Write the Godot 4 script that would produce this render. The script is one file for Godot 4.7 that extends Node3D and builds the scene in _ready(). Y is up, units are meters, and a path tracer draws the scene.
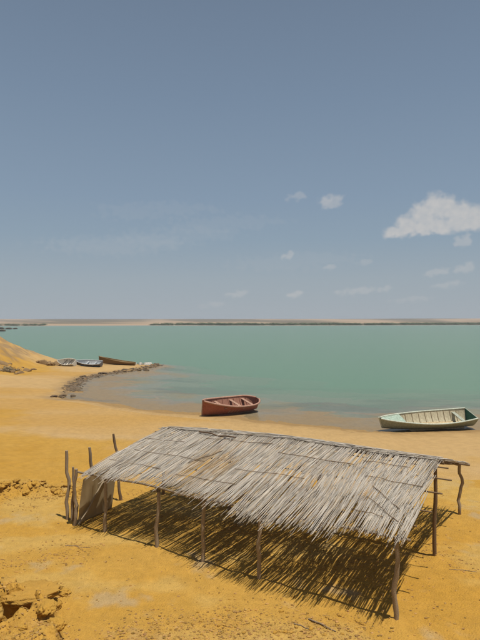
extends Node3D
# A thatched reed shelter on an ochre beach beside a turquoise lagoon.
# x is to the right, z is toward the viewer; helper coordinates use a positive depth Z = -z.

const GROUND := 0.5            # level of the sand at the shelter above the lagoon
const EYE := 8.15              # the camera stands on a low bluff

var rng := RandomNumberGenerator.new()
var n_soft := FastNoiseLite.new()
var n_mid := FastNoiseLite.new()
var n_fine := FastNoiseLite.new()
var n_rough := FastNoiseLite.new()
var n_patch := FastNoiseLite.new()
var n_cell := FastNoiseLite.new()
var shore := PackedVector2Array()
var taken := {}
var posts_at := [Vector2(3.95, 12.67), Vector2(0.57, 14.67), Vector2(-1.18, 15.71), Vector2(-2.79, 16.66), Vector2(-4.83, 17.87), Vector2(-6.25, 18.85), Vector2(6.28, 16.17)]

# ------------------------------------------------------------------ mesh collecting
class Shape:
	var v := PackedVector3Array()
	var n := PackedVector3Array()
	var c := PackedColorArray()
	var idx := PackedInt32Array()

	func tube(pts: Array, rad: Array, sides: int, col: Color, capped := true, tip := Color(-1, 0, 0)) -> void:
		var first := v.size()
		var count := pts.size()
		var side := Vector3.ZERO
		for i in count:
			var a: Vector3 = pts[maxi(i - 1, 0)]
			var b: Vector3 = pts[mini(i + 1, count - 1)]
			var dir := (b - a).normalized()
			if side == Vector3.ZERO:
				side = dir.cross(Vector3(0.31, 0.2, 0.93) if absf(dir.y) > 0.8 else Vector3.UP).normalized()
			side = (side - dir * side.dot(dir)).normalized()
			var up := side.cross(dir)
			var r: float = rad[i]
			var p: Vector3 = pts[i]
			var cc := col if tip.r < 0.0 else col.lerp(tip, float(i) / (count - 1))
			for k in sides:
				var ang := TAU * k / sides
				var d := side * cos(ang) + up * sin(ang)
				v.append(p + d * r)
				n.append(d)
				c.append(cc)
		for i in count - 1:
			for k in sides:
				var k2 := (k + 1) % sides
				var a0 := first + i * sides + k
				var a1 := first + i * sides + k2
				var b0 := a0 + sides
				var b1 := a1 + sides
				idx.append_array(PackedInt32Array([a0, b0, a1, a1, b0, b1]))
		if capped:
			for e in 2:
				var at := 0 if e == 0 else count - 1
				var dir2: Vector3 = (pts[0] - pts[1]).normalized() if e == 0 else (pts[count - 1] - pts[count - 2]).normalized()
				var f2 := v.size()
				for k in sides:
					v.append(v[first + at * sides + k])
					n.append(dir2)
					c.append(c[first + at * sides + k])
				for k in range(1, sides - 1):
					if e == 0:
						idx.append_array(PackedInt32Array([f2, f2 + k, f2 + k + 1]))
					else:
						idx.append_array(PackedInt32Array([f2, f2 + k + 1, f2 + k]))

	func face(a: Vector3, b: Vector3, cc: Vector3, col: Color, nrm := Vector3.ZERO) -> void:
		var m := nrm if nrm != Vector3.ZERO else (cc - a).cross(b - a).normalized()
		for p in [a, b, cc]:
			idx.append(v.size())
			v.append(p)
			n.append(m)
			c.append(col)

	func quad(a: Vector3, b: Vector3, cc: Vector3, d: Vector3, col: Color) -> void:
		face(a, b, cc, col)
		face(a, cc, d, col)

	func box(t: Transform3D, s: Vector3, col: Color) -> void:
		# a board with chamfered long edges
		var h := s * 0.5
		var q := minf(minf(h.x, h.y), h.z) * 0.25
		var ring := [Vector2(-h.y + q, -h.z), Vector2(h.y - q, -h.z), Vector2(h.y, -h.z + q), Vector2(h.y, h.z - q), Vector2(h.y - q, h.z), Vector2(-h.y + q, h.z), Vector2(-h.y, h.z - q), Vector2(-h.y, -h.z + q)]
		for k in 8:
			var a: Vector2 = ring[k]
			var b: Vector2 = ring[(k + 1) % 8]
			quad(t * Vector3(-h.x, a.x, a.y), t * Vector3(h.x, a.x, a.y), t * Vector3(h.x, b.x, b.y), t * Vector3(-h.x, b.x, b.y), col)
		for k in range(1, 7):
			for e in [-1.0, 1.0]:
				var p0: Vector2 = ring[0]
				var p1: Vector2 = ring[k]
				var p2: Vector2 = ring[k + 1]
				if e < 0:
					var sw := p1
					p1 = p2
					p2 = sw
				face(t * Vector3(e * h.x, p0.x, p0.y), t * Vector3(e * h.x, p2.x, p2.y), t * Vector3(e * h.x, p1.x, p1.y), col)

	func grid(rows: Array, col_fn: Callable) -> void:
		# rows of points joined into a smooth sheet
		var first := v.size()
		var w: int = rows[0].size()
		for i in rows.size():
			for j in w:
				var du: Vector3 = rows[i][mini(j + 1, w - 1)] - rows[i][maxi(j - 1, 0)]
				var dv: Vector3 = rows[mini(i + 1, rows.size() - 1)][j] - rows[maxi(i - 1, 0)][j]
				v.append(rows[i][j])
				n.append(du.cross(dv).normalized())
				c.append(col_fn.call(i, j, rows[i][j]))
		for i in rows.size() - 1:
			for j in w - 1:
				var a := first + i * w + j
				idx.append_array(PackedInt32Array([a, a + 1, a + w, a + 1, a + w + 1, a + w]))

	func mesh(mat: Material) -> ArrayMesh:
		# every face winds the way its normals look
		for k in range(0, idx.size(), 3):
			var a := idx[k]
			var b := idx[k + 1]
			var d := idx[k + 2]
			if (v[d] - v[a]).cross(v[b] - v[a]).dot(n[a] + n[b] + n[d]) < 0.0:
				idx[k + 1] = d
				idx[k + 2] = b
		var arr := []
		arr.resize(Mesh.ARRAY_MAX)
		arr[Mesh.ARRAY_VERTEX] = v
		arr[Mesh.ARRAY_NORMAL] = n
		arr[Mesh.ARRAY_COLOR] = c
		arr[Mesh.ARRAY_INDEX] = idx
		var m := ArrayMesh.new()
		m.add_surface_from_arrays(Mesh.PRIMITIVE_TRIANGLES, arr)
		m.surface_set_material(0, mat)
		return m

# ------------------------------------------------------------------ node helpers
func numbered(called: String) -> String:
	if not taken.has(called):
		taken[called] = 0
		return called
	taken[called] += 1
	return "%s_%03d" % [called, taken[called]]

func tag(o: Node, label: String, category: String, group := "", kind := "") -> Node:
	if label:
		o.set_meta("label", label)
	if category:
		o.set_meta("category", category)
	if group:
		o.set_meta("group", group)
	if kind:
		o.set_meta("kind", kind)
	return o

func put(called: String, m: Mesh, parent: Node = self) -> MeshInstance3D:
	var o := MeshInstance3D.new()
	o.name = numbered(called) if parent == self else called
	o.mesh = m
	parent.add_child(o, true)
	return o

func thing(called: String, at: Vector3) -> Node3D:
	var o := Node3D.new()
	o.name = numbered(called)
	add_child(o)
	o.position = at
	return o

func V(x: float, y: float, depth: float) -> Vector3:
	return Vector3(x, y, -depth)

func lin(r: float, g: float, b: float) -> Color:
	return Color(r, g, b)

# ------------------------------------------------------------------ textures and materials
func noise(freq: float, oct: int, s: int, kind := FastNoiseLite.TYPE_SIMPLEX_SMOOTH) -> FastNoiseLite:
	var n := FastNoiseLite.new()
	n.noise_type = kind
	n.frequency = freq
	n.fractal_octaves = oct
	n.seed = s
	return n

func grain_image(size: int, freq: float, oct: int, s: int, lo: Color, hi: Color, kind := FastNoiseLite.TYPE_SIMPLEX_SMOOTH) -> Image:
	var src := noise(freq, oct, s, kind).get_seamless_image(size, size)
	src.convert(Image.FORMAT_L8)
	var d := src.get_data()
	var out := PackedByteArray()
	out.resize(size * size * 3)
	var lut := PackedByteArray()
	for k in 256:
		var cc := lo.lerp(hi, k / 255.0)
		lut.append(int(cc.r * 255.0))
		lut.append(int(cc.g * 255.0))
		lut.append(int(cc.b * 255.0))
	for k in d.size():
		var q := d[k] * 3
		out[k * 3] = lut[q]
		out[k * 3 + 1] = lut[q + 1]
		out[k * 3 + 2] = lut[q + 2]
	return Image.create_from_data(size, size, false, Image.FORMAT_RGB8, out)

func surface(tex: Texture2D, scale: float, rough: float, bump: Texture2D = null, bump_cm := 0.0, world := true) -> StandardMaterial3D:
	var m := StandardMaterial3D.new()
	m.vertex_color_use_as_albedo = true
	m.albedo_texture = tex
	m.uv1_triplanar = true
	m.uv1_world_triplanar = world
	m.uv1_scale = Vector3.ONE * scale
	m.roughness = rough
	m.metallic_specular = 0.3
	if bump:
		m.heightmap_enabled = true
		m.heightmap_texture = bump
		m.heightmap_scale = bump_cm
	return m

# ------------------------------------------------------------------ the lie of the land
func shore_distance(x: float, z: float) -> float:
	# metres inland of the waterline (negative: out in the lagoon)
	if z < 24.0:
		return 20.0 + (24.0 - z)
	if z > 190.0 or absf(x) > 320.0:
		return -90.0
	var p := Vector2(x, z)
	var best := 1e9
	for i in shore.size() - 1:
		var a := shore[i]
		var ab := shore[i + 1] - a
		var t := clampf((p - a).dot(ab) / ab.length_squared(), 0.0, 1.0)
		best = minf(best, (a + ab * t).distance_squared_to(p))
	best = sqrt(best)
	return best if Geometry2D.is_point_in_polygon(p, shore) else -best

func sm(a: float, b: float, x: float) -> float:
	return smoothstep(a, b, x)

func bank_foot(x: float) -> float:
	return 10.7 + 3.3 * (1.0 - sm(-5.6, -3.2, x)) + 0.35 * n_mid.get_noise_2d(x * 2.0, 40.0)

func rubble(x: float, z: float) -> float:
	# where the ground is broken into crumbs: before the front, on the bank, in loose patches elsewhere
	var a := (1.0 - sm(12.4, 14.0, z + 0.12 * absf(x))) * sm(-4.2, -2.2, x) * (1.0 - sm(2.6, 4.2, x))
	var b := 0.6 * sm(-1.0, 0.3, bank_foot(x) - z)
	var c := 0.55 * sm(0.15, 0.5, n_patch.get_noise_2d(x * 1.6 - 40.0, z * 1.6))
	return clampf(maxf(maxf(a, b), c) + 0.35 * n_mid.get_noise_2d(x * 0.9, z * 0.9), 0.0, 1.0)

func land_height(x: float, z: float, d: float) -> float:
	var h: float
	if d > 0.0:
		h = 0.55 * (1.0 - exp(-d / 9.0))
	else:
		h = maxf((0.024 * d - 0.0014 * d * d) * (0.62 + 2.5 * sm(76.0, 88.0, z)), -3.2)
	h += 0.06 * n_soft.get_noise_2d(x, z) + 0.022 * n_mid.get_noise_2d(x, z) + (0.09 * n_mid.get_noise_2d(x * 0.5, z * 0.9) * sm(0.0, -6.0, d) if z > 30.0 else 0.0)
	if z < 45.0:
		h += 0.014 * n_fine.get_noise_2d(x, z) * sm(45.0, 25.0, z)
		# trodden hollows
		var tread := sm(-0.15, 0.25, n_mid.get_noise_2d(x * 0.4 + 20.0, z * 0.5))
		h -= 0.05 * tread * (1.0 - sm(0.0, 0.5, 0.5 + 0.5 * n_cell.get_noise_2d(x, z))) * sm(45.0, 30.0, z)
	# hillock on the far side of the cove
	if x < -20.0 and z > 40.0 and z < 130.0:
		var rise := (1.0 - sm(-50.0, -31.5, x + 0.10 * (z - 78.0))) * sm(50.0, 79.0, z) * (1.0 - sm(84.0, 118.0, z))
		h += 7.4 * rise * (1.0 + 0.10 * n_soft.get_noise_2d(x * 1.3, z * 1.3)) + 1.3 * sqrt(rise) * n_mid.get_noise_2d(x * 0.35, z * 0.35) + 1.0 * sqrt(rise) * n_rough.get_noise_2d(x * 0.6, z * 0.6)
	# bluff under the camera, with a rough bank reaching out on one side
	if z < 15.0:
		var foot := bank_foot(x)
		h += 5.95 * clampf((10.7 - z) / 9.2, 0.0, 1.0)
		# a crumbling shelf of earth at the foot of the bluff
		var shelf := sm(-0.1, 0.75, foot - z) * (1.0 - sm(-4.3, -3.3, x + 0.5 * n_rough.get_noise_2d(x, z)))
		h += shelf * (0.55 + sm(10.3, 11.0, z) * (0.34 * n_rough.get_noise_2d(x * 0.9, z * 0.9) + 0.12 * n_rough.get_noise_2d(x * 2.6, z * 2.6)))
		# hollow in the bank with a steep wall
		var q := Vector2((x + 5.66) / 0.62, (z - 12.62) / 0.52)
		h -= 0.85 * (1.0 - sm(0.55, 1.0, q.length() + 0.14 * n_rough.get_noise_2d(x * 2.0, z * 2.0)))
	if z < 21.0 and z > 10.0:
		if z < 16.0:
			h += 0.030 * sm(0.35, 0.8, rubble(x, z)) * (0.5 + n_rough.get_noise_2d(x * 4.0, z * 4.0))
		# sand kicked up round the posts
		for q in posts_at:
			var r2: float = (x - q.x) * (x - q.x) + (z - q.y) * (z - q.y)
			if r2 < 0.5:
				h += 0.07 * exp(-r2 / 0.05) * (1.0 + n_fine.get_noise_2d(x * 1.5, z * 1.5))
	# low heap of dug earth beside the shelter
	if z > 19.0 and z < 26.0 and x < -5.0:
		var q2 := Vector2((x + 10.3) / 3.6, (z - 22.2 - 0.12 * (x + 10.0)) / 0.9)
		var m := 1.0 - sm(0.2, 1.0, q2.length())
		h += m * (0.30 + 0.34 * n_rough.get_noise_2d(x * 1.6, z * 1.6) + 0.2 * n_rough.get_noise_2d(x * 4.0, z * 4.0))
	return h

func land_colour(x: float, z: float, d: float, h: float) -> Color:
	var ochre := lin(0.482, 0.289, 0.064)
	var pale := lin(0.495, 0.345, 0.172)
	var deep := lin(0.448, 0.246, 0.036)
	var p1 := n_patch.get_noise_2d(x, z)
	var p2 := n_mid.get_noise_2d(x * 0.7 + 50.0, z * 0.7)
	var streak := n_soft.get_noise_2d(x * 0.35 + 90.0, z * 1.6)
	var c := ochre.lerp(deep, clampf(0.35 + 0.9 * p1 + 0.3 * p2, 0.0, 1.0) * 0.8)
	# washed beach sand lies in ragged tongues along the shore, the raw ochre earth behind it
	var washed := sm(-4.0, 4.0, 13.0 - d + 11.0 * streak + 3.0 * p2 + 4.0 * p1)
	c = c.lerp(pale, washed * 0.85)
	var band := sm(0.0, 0.35, n_soft.get_noise_2d(x * 0.2 - 30.0, z * 1.1 + 7.0)) * (1.0 if z > 26.0 and d > 2.0 else 0.0)
	c = c.lerp(deep, 0.5 * band)
	# grey ash and dry dust in ragged patches
	var ash := n_patch.get_noise_2d(x * 2.1 + 300.0, z * 2.6) + 0.35 * n_rough.get_noise_2d(x * 1.5, z * 1.5)
	if z < 24.0:
		c = c.lerp(lin(0.40, 0.31, 0.185), 0.7 * sm(0.26, 0.62, ash))
		c = c.lerp(lin(0.52, 0.36, 0.12), 0.55 * sm(0.05, 0.4, n_mid.get_noise_2d(x * 0.35 + 7.0, z * 0.6)))
		c = c.lerp(lin(0.33, 0.20, 0.065), 0.35 * sm(0.4, 0.9, rubble(x, z)) * sm(-0.1, 0.4, n_rough.get_noise_2d(x * 3.0, z * 3.0)))
	# damp and silted sand where the lagoon reaches
	var edge := h + 0.03 * p2
	var wet := 0.55 * (1.0 - sm(0.03, 0.16, edge)) + 0.45 * (1.0 - sm(0.045, 0.065, edge))
	if z > 25.0:
		c = c.lerp(lin(0.30, 0.195, 0.085), wet * 0.85)
	if d < 0.0:
		var silt := sm(-0.02, -0.3, h + 0.25 * p1)
		c = c.lerp(lin(0.265, 0.243, 0.208), silt)
		var weed := sm(-0.05, 0.30, n_soft.get_noise_2d(x * 0.55 + 12.0, z * 1.4) + 0.3 * n_mid.get_noise_2d(x * 0.4, z)) * sm(-0.06, -0.25, h)
		c = c.lerp(lin(0.115, 0.100, 0.100), 0.6 * weed)
	if x < -22.0 and z > 45.0:
		var scrub := sm(0.02, 0.18, n_mid.get_noise_2d(x * 0.9, z * 0.9) * 0.6 + 0.5 * p1) * sm(0.9, 1.8, h)
		c = c.lerp(lin(0.28, 0.195, 0.11), 0.75 * scrub)
	if z > 50.0 and x > -32.0 and x < -12.0 and d > -1.5:
		var stony := (1.0 - sm(0.6, 3.0, d)) * sm(-0.25, 0.2, n_mid.get_noise_2d(x * 1.3, z * 1.3))
		c = c.lerp(lin(0.22, 0.165, 0.11), 0.7 * stony)
	var fleck := 1.0 + 0.13 * n_fine.get_noise_2d(x * 1.7, z * 1.7) + 0.10 * n_rough.get_noise_2d(x * 1.3 + 5.0, z * 1.3)
	return Color(c.r * fleck, c.g * fleck, c.b * fleck)

func ground_y(x: float, z: float) -> float:
	return land_height(x, z, shore_distance(x, z))

func spaced(lo: float, hi: float, step: float, grow: float, most: float) -> PackedFloat32Array:
	# even steps between lo and hi, then widening out to most on both sides
	var out := PackedFloat32Array()
	var t := hi
	var s := step
	var tail := []
	while t < most:
		s *= 1.0 + grow
		t += s
		tail.append(t)
	var width := hi - lo
	for k in range(tail.size() - 1, -1, -1):
		out.append(lo - (tail[k] - hi))
	var count := int(width / step)
	for k in count + 1:
		out.append(lo + width * k / count)
	for q in tail:
		out.append(q)
	return out

func build_ground(mat: Material) -> void:
	var xs := spaced(-8.6, 9.4, 0.075, 0.03, 3600.0)
	var zs := PackedFloat32Array()
	var z := -60.0
	while z < 9.6:
		zs.append(z)
		z += clampf((10.2 - z) * 0.12, 0.1, 4.0)
	while z < 20.0:
		zs.append(z)
		z += 0.065
	while z < 125.0:
		zs.append(z)
		z += 0.0075 * z - 0.085
	while z < 3600.0:
		zs.append(z)
		z *= 1.06
	var w := xs.size()
	var hgt := zs.size()
	var v := PackedVector3Array()
	var c := PackedColorArray()
	var n := PackedVector3Array()
	v.resize(w * hgt)
	c.resize(w * hgt)
	n.resize(w * hgt)
	for i in hgt:
		var zz := zs[i]
		for j in w:
			var xx := xs[j]
			var d := shore_distance(xx, zz)
			var h := land_height(xx, zz, d)
			v[i * w + j] = Vector3(xx, h, -zz)
			c[i * w + j] = land_colour(xx, zz, d, h)
	var idx := PackedInt32Array()
	idx.resize((w - 1) * (hgt - 1) * 6)
	var k := 0
	for i in hgt:
		for j in w:
			var a := i * w + j
			var e := v[i * w + mini(j + 1, w - 1)] - v[i * w + maxi(j - 1, 0)]
			var f := v[mini(i + 1, hgt - 1) * w + j] - v[maxi(i - 1, 0) * w + j]
			n[a] = e.cross(f).normalized()
			if i < hgt - 1 and j < w - 1:
				idx[k] = a
				idx[k + 1] = a + w
				idx[k + 2] = a + 1
				idx[k + 3] = a + 1
				idx[k + 4] = a + w
				idx[k + 5] = a + w + 1
				k += 6
	var arr := []
	arr.resize(Mesh.ARRAY_MAX)
	arr[Mesh.ARRAY_VERTEX] = v
	arr[Mesh.ARRAY_NORMAL] = n
	arr[Mesh.ARRAY_COLOR] = c
	arr[Mesh.ARRAY_INDEX] = idx
	var m := ArrayMesh.new()
	m.add_surface_from_arrays(Mesh.PRIMITIVE_TRIANGLES, arr)
	m.surface_set_material(0, mat)
	var o := put("ground", m)
	tag(o, "ochre sand beach and bluff sloping down to the lagoon", "", "", "structure")

# ------------------------------------------------------------------ sky
func sky_at(el: float) -> Color:
	# colour of the clear air by elevation in degrees (display values, turned linear)
	var key := [[-90.0, Color(0.60, 0.63, 0.66)], [0.0, Color(0.645, 0.674, 0.697)], [4.6, Color(0.610, 0.658, 0.694)], [9.0, Color(0.553, 0.625, 0.688)], [13.5, Color(0.520, 0.596, 0.676)], [23.7, Color(0.466, 0.541, 0.629)], [32.6, Color(0.429, 0.498, 0.584)], [60.0, Color(0.385, 0.455, 0.555)], [90.0, Color(0.365, 0.44, 0.545)]]
	for i in key.size() - 1:
		if el <= key[i + 1][0]:
			var t: float = (el - key[i][0]) / (key[i + 1][0] - key[i][0])
			var a: Color = key[i][1]
			var b: Color = key[i + 1][1]
			return a.lerp(b, clampf(t, 0.0, 1.0)).srgb_to_linear()
	return Color(0.365, 0.44, 0.545).srgb_to_linear()

func add_cloud(img: Image, az: float, el: float, lumps: Array, strength: float, base: float, s: int, ragged := 0.35) -> void:
	# lumps: [dx, dy, rx, ry] in degrees about (az, el); flat underside at el + base
	var w := img.get_width()
	var hgt := img.get_height()
	var nn := noise(0.55, 3, s)
	var x0 := 1e9
	var x1 := -1e9
	var y0 := 1e9
	var y1 := -1e9
	for l in lumps:
		x0 = minf(x0, l[0] - l[2] * 1.6)
		x1 = maxf(x1, l[0] + l[2] * 1.6)
		y0 = minf(y0, l[1] - l[3] * 1.6)
		y1 = maxf(y1, l[1] + l[3] * 1.6)
	var white := Color(0.53, 0.527, 0.525)
	# the first column of a panorama lies straight ahead (-z)
	var px0 := int((az + x0) / 360.0 * w)
	var px1 := int((az + x1) / 360.0 * w)
	var py0 := int((90.0 - el - y1) / 180.0 * hgt)
	var py1 := int((90.0 - el - y0) / 180.0 * hgt)
	for py in range(maxi(py0, 0), mini(py1, hgt / 2 - 1)):
		for px in range(px0, px1):
			var dx := (px + 0.5) / w * 360.0 - az
			var dy := 90.0 - (py + 0.5) / hgt * 180.0 - el
			var f := -1.0
			for l in lumps:
				var q := Vector2((dx - l[0]) / l[2], (dy - l[1]) / l[3]).length()
				f = maxf(f, 1.0 - q)
			if f < -0.6:
				continue
			var nz := nn.get_noise_2d(dx * 1.6, dy * 2.0) + 0.08 * nn.get_noise_2d(dx * 4.0 + 40.0, dy * 5.0)
			f += ragged * nz
			f = minf(f, (dy - base) * 1.1 + 0.5 * nz + 0.1)
			var a := sm(-0.05, 0.55, f) * strength * (0.9 + 0.2 * nn.get_noise_2d(dx * 1.8 + 9.0, dy * 2.0))
			if a <= 0.0:
				continue
			var wx := posmod(px, w)
			var was := img.get_pixel(wx, py)
			img.set_pixel(wx, py, was.lerp(white, a))

func build_sky() -> PanoramaSkyMaterial:
	var w := 4096
	var hgt := 2048
	var img := Image.create(w, hgt, false, Image.FORMAT_RGBF)
	for y in hgt:
		img.fill_rect(Rect2i(0, y, w, 1), sky_at(90.0 - (y + 0.5) / hgt * 180.0))
	var f := func(u: float, vv: float) -> Vector2:
		var az := rad_to_deg(atan((u - 240.0) / 500.0))
		return Vector2(az, rad_to_deg(atan((320.0 - vv) / 500.0 * cos(deg_to_rad(az)))))
	# thin high veils
	for k in 26:
		var az: float = rng.randf_range(-180, 180) if k > 2 else [-9.0, -15.0, -4.0][k]
		var el: float = rng.randf_range(5, 15) if k > 2 else [9.2, 8.3, 10.6][k]
		add_cloud(img, az, el, [[0, 0, rng.randf_range(5, 9), 1.1], [4, 0.5, 6, 0.9]], 0.07, -3.0, 700 + k, 0.7)
	# the large heap cloud
	var m: Vector2 = f.call(440.0, 215.0)
	add_cloud(img, m.x, m.y, [[-4.6, -1.55, 1.6, 0.85], [-3.2, -1.0, 1.9, 1.5], [-1.7, 0.1, 1.6, 1.7], [-0.5, 1.0, 1.3, 1.6], [0.6, 0.6, 1.6, 1.6], [1.8, 0.1, 1.8, 1.4], [3.2, -0.3, 1.9, 1.2], [4.9, -0.6, 1.9, 1.1], [6.6, -0.9, 1.8, 0.8], [-1.0, -1.2, 3.6, 1.2], [2.5, -1.0, 4.0, 1.0]], 0.93, -2.05, 31, 0.24)
	# smaller puffs, each at its place and size in degrees
	for q in [[296, 197, 1.1, 0.45, 0.28], [331, 202, 1.25, 0.85, 0.42], [326, 199, 0.7, 0.5, 0.25], [288, 256, 0.75, 0.42, 0.40], [463, 241, 0.9, 0.65, 0.42], [328, 268, 0.75, 0.35, 0.30], [237, 294, 1.3, 0.35, 0.34], [295, 295, 0.9, 0.42, 0.45], [355, 292, 2.1, 0.45, 0.33], [385, 289, 0.8, 0.35, 0.30], [436, 273, 1.3, 0.42, 0.36], [465, 268, 1.0, 0.55, 0.36], [448, 285, 1.5, 0.35, 0.28], [362, 263, 1.0, 0.3, 0.22], [212, 305, 1.6, 0.3, 0.22], [410, 300, 2.2, 0.3, 0.2]]:
		var a: Vector2 = f.call(float(q[0]), float(q[1]))
		add_cloud(img, a.x, a.y, [[-0.3 * q[2], -0.1, q[2] * 0.9, q[3]], [0.35 * q[2], 0.15, q[2] * 0.8, q[3] * 1.1]], q[4] * 1.1, -q[3] * 0.9, int(q[0]) * 3, 0.55)
	# the same fair-weather sky carries on all round
	for k in 70:
		var az := rng.randf_range(30, 330)
		if az > 180.0:
			az -= 360.0
		var el := rng.randf_range(2.0, 16.0)
		var size := rng.randf_range(0.6, 2.0)
		add_cloud(img, az, el, [[-0.4 * size, 0, size, size * 0.5], [0.5 * size, 0.1, size * 0.8, size * 0.4]], rng.randf_range(0.25, 0.8), -size * 0.35, 900 + k, 0.5)
	var mat := PanoramaSkyMaterial.new()
	mat.panorama = ImageTexture.create_from_image(img)
	return mat

# ------------------------------------------------------------------ rocks
func icosphere(level: int) -> Array:
	var t := (1.0 + sqrt(5.0)) / 2.0
	var vs := [Vector3(-1, t, 0), Vector3(1, t, 0), Vector3(-1, -t, 0), Vector3(1, -t, 0), Vector3(0, -1, t), Vector3(0, 1, t), Vector3(0, -1, -t), Vector3(0, 1, -t), Vector3(t, 0, -1), Vector3(t, 0, 1), Vector3(-t, 0, -1), Vector3(-t, 0, 1)]
	for i in 12:
		vs[i] = vs[i].normalized()
	var fs := [[0, 11, 5], [0, 5, 1], [0, 1, 7], [0, 7, 10], [0, 10, 11], [1, 5, 9], [5, 11, 4], [11, 10, 2], [10, 7, 6], [7, 1, 8], [3, 9, 4], [3, 4, 2], [3, 2, 6], [3, 6, 8], [3, 8, 9], [4, 9, 5], [2, 4, 11], [6, 2, 10], [8, 6, 7], [9, 8, 1]]
	for l in level:
		var mids := {}
		var nf := []
		for f in fs:
			var m := []
			for k in 3:
				var a: int = mini(f[k], f[(k + 1) % 3])
				var b: int = maxi(f[k], f[(k + 1) % 3])
				var key := a * 100000 + b
				if not mids.has(key):
					mids[key] = vs.size()
					vs.append((vs[a] + vs[b]).normalized())
				m.append(mids[key])
			nf.append_array([[f[0], m[0], m[2]], [f[1], m[1], m[0]], [f[2], m[2], m[1]], [m[0], m[1], m[2]]])
		fs = nf
	return [vs, fs]

func rock_shape(s: int, level: int, mat: Material, col: Color, smooth := false) -> ArrayMesh:
	var base := icosphere(level)
	var nn := noise(0.9, 3, s)
	var r := RandomNumberGenerator.new()
	r.seed = s
	var cuts := []
	for k in 7:
		cuts.append([Vector3(r.randfn(), r.randfn(), r.randfn()).normalized(), r.randf_range(0.55, 0.9)])
	var pts := []
	for p in base[0]:
		var q: Vector3 = p * (1.0 + 0.35 * nn.get_noise_3dv(p * 1.3) + 0.16 * nn.get_noise_3dv(p * 4.0 + Vector3(9, 3, 1)) + (0.20 * nn.get_noise_3dv(p * 7.0) + 0.14 * nn.get_noise_3dv(p * 15.0) if smooth else 0.0))
		for c in cuts:
			var over: float = q.dot(c[0]) - c[1]
			if over > 0.0:
				q -= c[0] * over * (0.30 if smooth else 0.85)
		pts.append(q * Vector3(0.5, 0.36, 0.44))
	var sh := Shape.new()
	for f in base[1]:
		var tone := 1.0 + r.randf_range(-0.06, 0.06)
		sh.face(pts[f[0]], pts[f[2]], pts[f[1]], Color(col.r * tone, col.g * tone, col.b * tone), -((pts[f[2]] - pts[f[0]]).cross(pts[f[1]] - pts[f[0]])).normalized() * -1.0)
	if smooth:
		var sum := {}
		for i in sh.v.size():
			sum[sh.v[i]] = sum.get(sh.v[i], Vector3.ZERO) + sh.n[i]
		for i in sh.v.size():
			sh.n[i] = (sum[sh.v[i]] as Vector3).normalized()
	# normals point outward
	for i in sh.v.size():
		if sh.n[i].dot(sh.v[i]) < 0.0:
			sh.n[i] = -sh.n[i]
	return sh.mesh(mat)

# ------------------------------------------------------------------ the shelter
const FRONT := Vector2(3.95, 12.67)       # foot of the front corner post (x, depth)
const ALONG := Vector2(-0.8603, 0.5098)   # along the front
const ACROSS := Vector2(0.5541, 0.8325)   # front to back
const LEN := 11.75
const HALF := 4.2

func hut(s: float, t: float, h: float) -> Vector3:
	var p := FRONT + ALONG * s + ACROSS * t
	return Vector3(p.x, GROUND + h, -p.y)

func ridge_h(s: float) -> float:
	var q := clampf((s + 0.3) / 11.7, 0.0, 1.0)
	return lerpf(3.16, 2.95, q) + 0.16 * sin(PI * q)

func roof_h(s: float, t: float) -> float:
	var q := clampf(s / 11.6, 0.0, 1.0)
	var wob := 0.05 * n_soft.get_noise_2d(s * 4.0, t * 4.0)
	if t <= HALF:
		var e := lerpf(2.13, 2.02, q)
		return lerpf(ridge_h(s), e, (HALF - t) / (HALF + 0.25)) + wob
	return lerpf(ridge_h(s), 1.97, (t - HALF) / (HALF + 0.35)) + wob

func curve_at(table: Array, x: float) -> float:
	for i in table.size() - 1:
		if x <= table[i + 1][0]:
			return lerpf(table[i][1], table[i + 1][1], clampf((x - table[i][0]) / (table[i + 1][0] - table[i][0]), 0.0, 1.0))
	return table[-1][1]

func gnarled(sh: Shape, a: Vector3, b: Vector3, ra: float, rb: float, wander: float, col: Color, sides := 8, steps := 8) -> void:
	var pts := []
	var rad := []
	var dir := (b - a).normalized()
	var s1 := dir.cross(Vector3(0.4, 0.3, 0.85)).normalized()
	var s2 := s1.cross(dir)
	var ph := rng.randf() * 100.0
	for i in steps + 1:
		var t := float(i) / steps
		var fade := sin(PI * t)
		pts.append(a.lerp(b, t) + s1 * wander * fade * n_soft.get_noise_2d(ph, t * 34.0) * 1.6 + s2 * wander * fade * n_soft.get_noise_2d(ph + 50.0, t * 34.0) * 1.6)
		rad.append(lerpf(ra, rb, t) * (1.0 + 0.22 * n_mid.get_noise_2d(ph, t * 9.0) + 0.15 * n_fine.get_noise_2d(ph, t * 4.0)))
	sh.tube(pts, rad, sides, col)

func pole(called: String, parent: Node, a: Vector3, b: Vector3, ra: float, rb: float, wander: float, col: Color, mat: Material, sides := 8, steps := 8) -> MeshInstance3D:
	var sh := Shape.new()
	gnarled(sh, a - parent.position, b - parent.position, ra, rb, wander, col, sides, steps)
	return put(called, sh.mesh(mat), parent)

func straw_colour() -> Color:
	var k := rng.randf()
	var g := rng.randf_range(0.46, 0.66)
	if k < 0.12:
		return Color(g * 0.88, g * 0.74, g * 0.58)
	if k < 0.30:
		return Color(g * 1.0, g * 0.90, g * 0.76)
	return Color(g, g * 0.935, g * 0.86)

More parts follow.
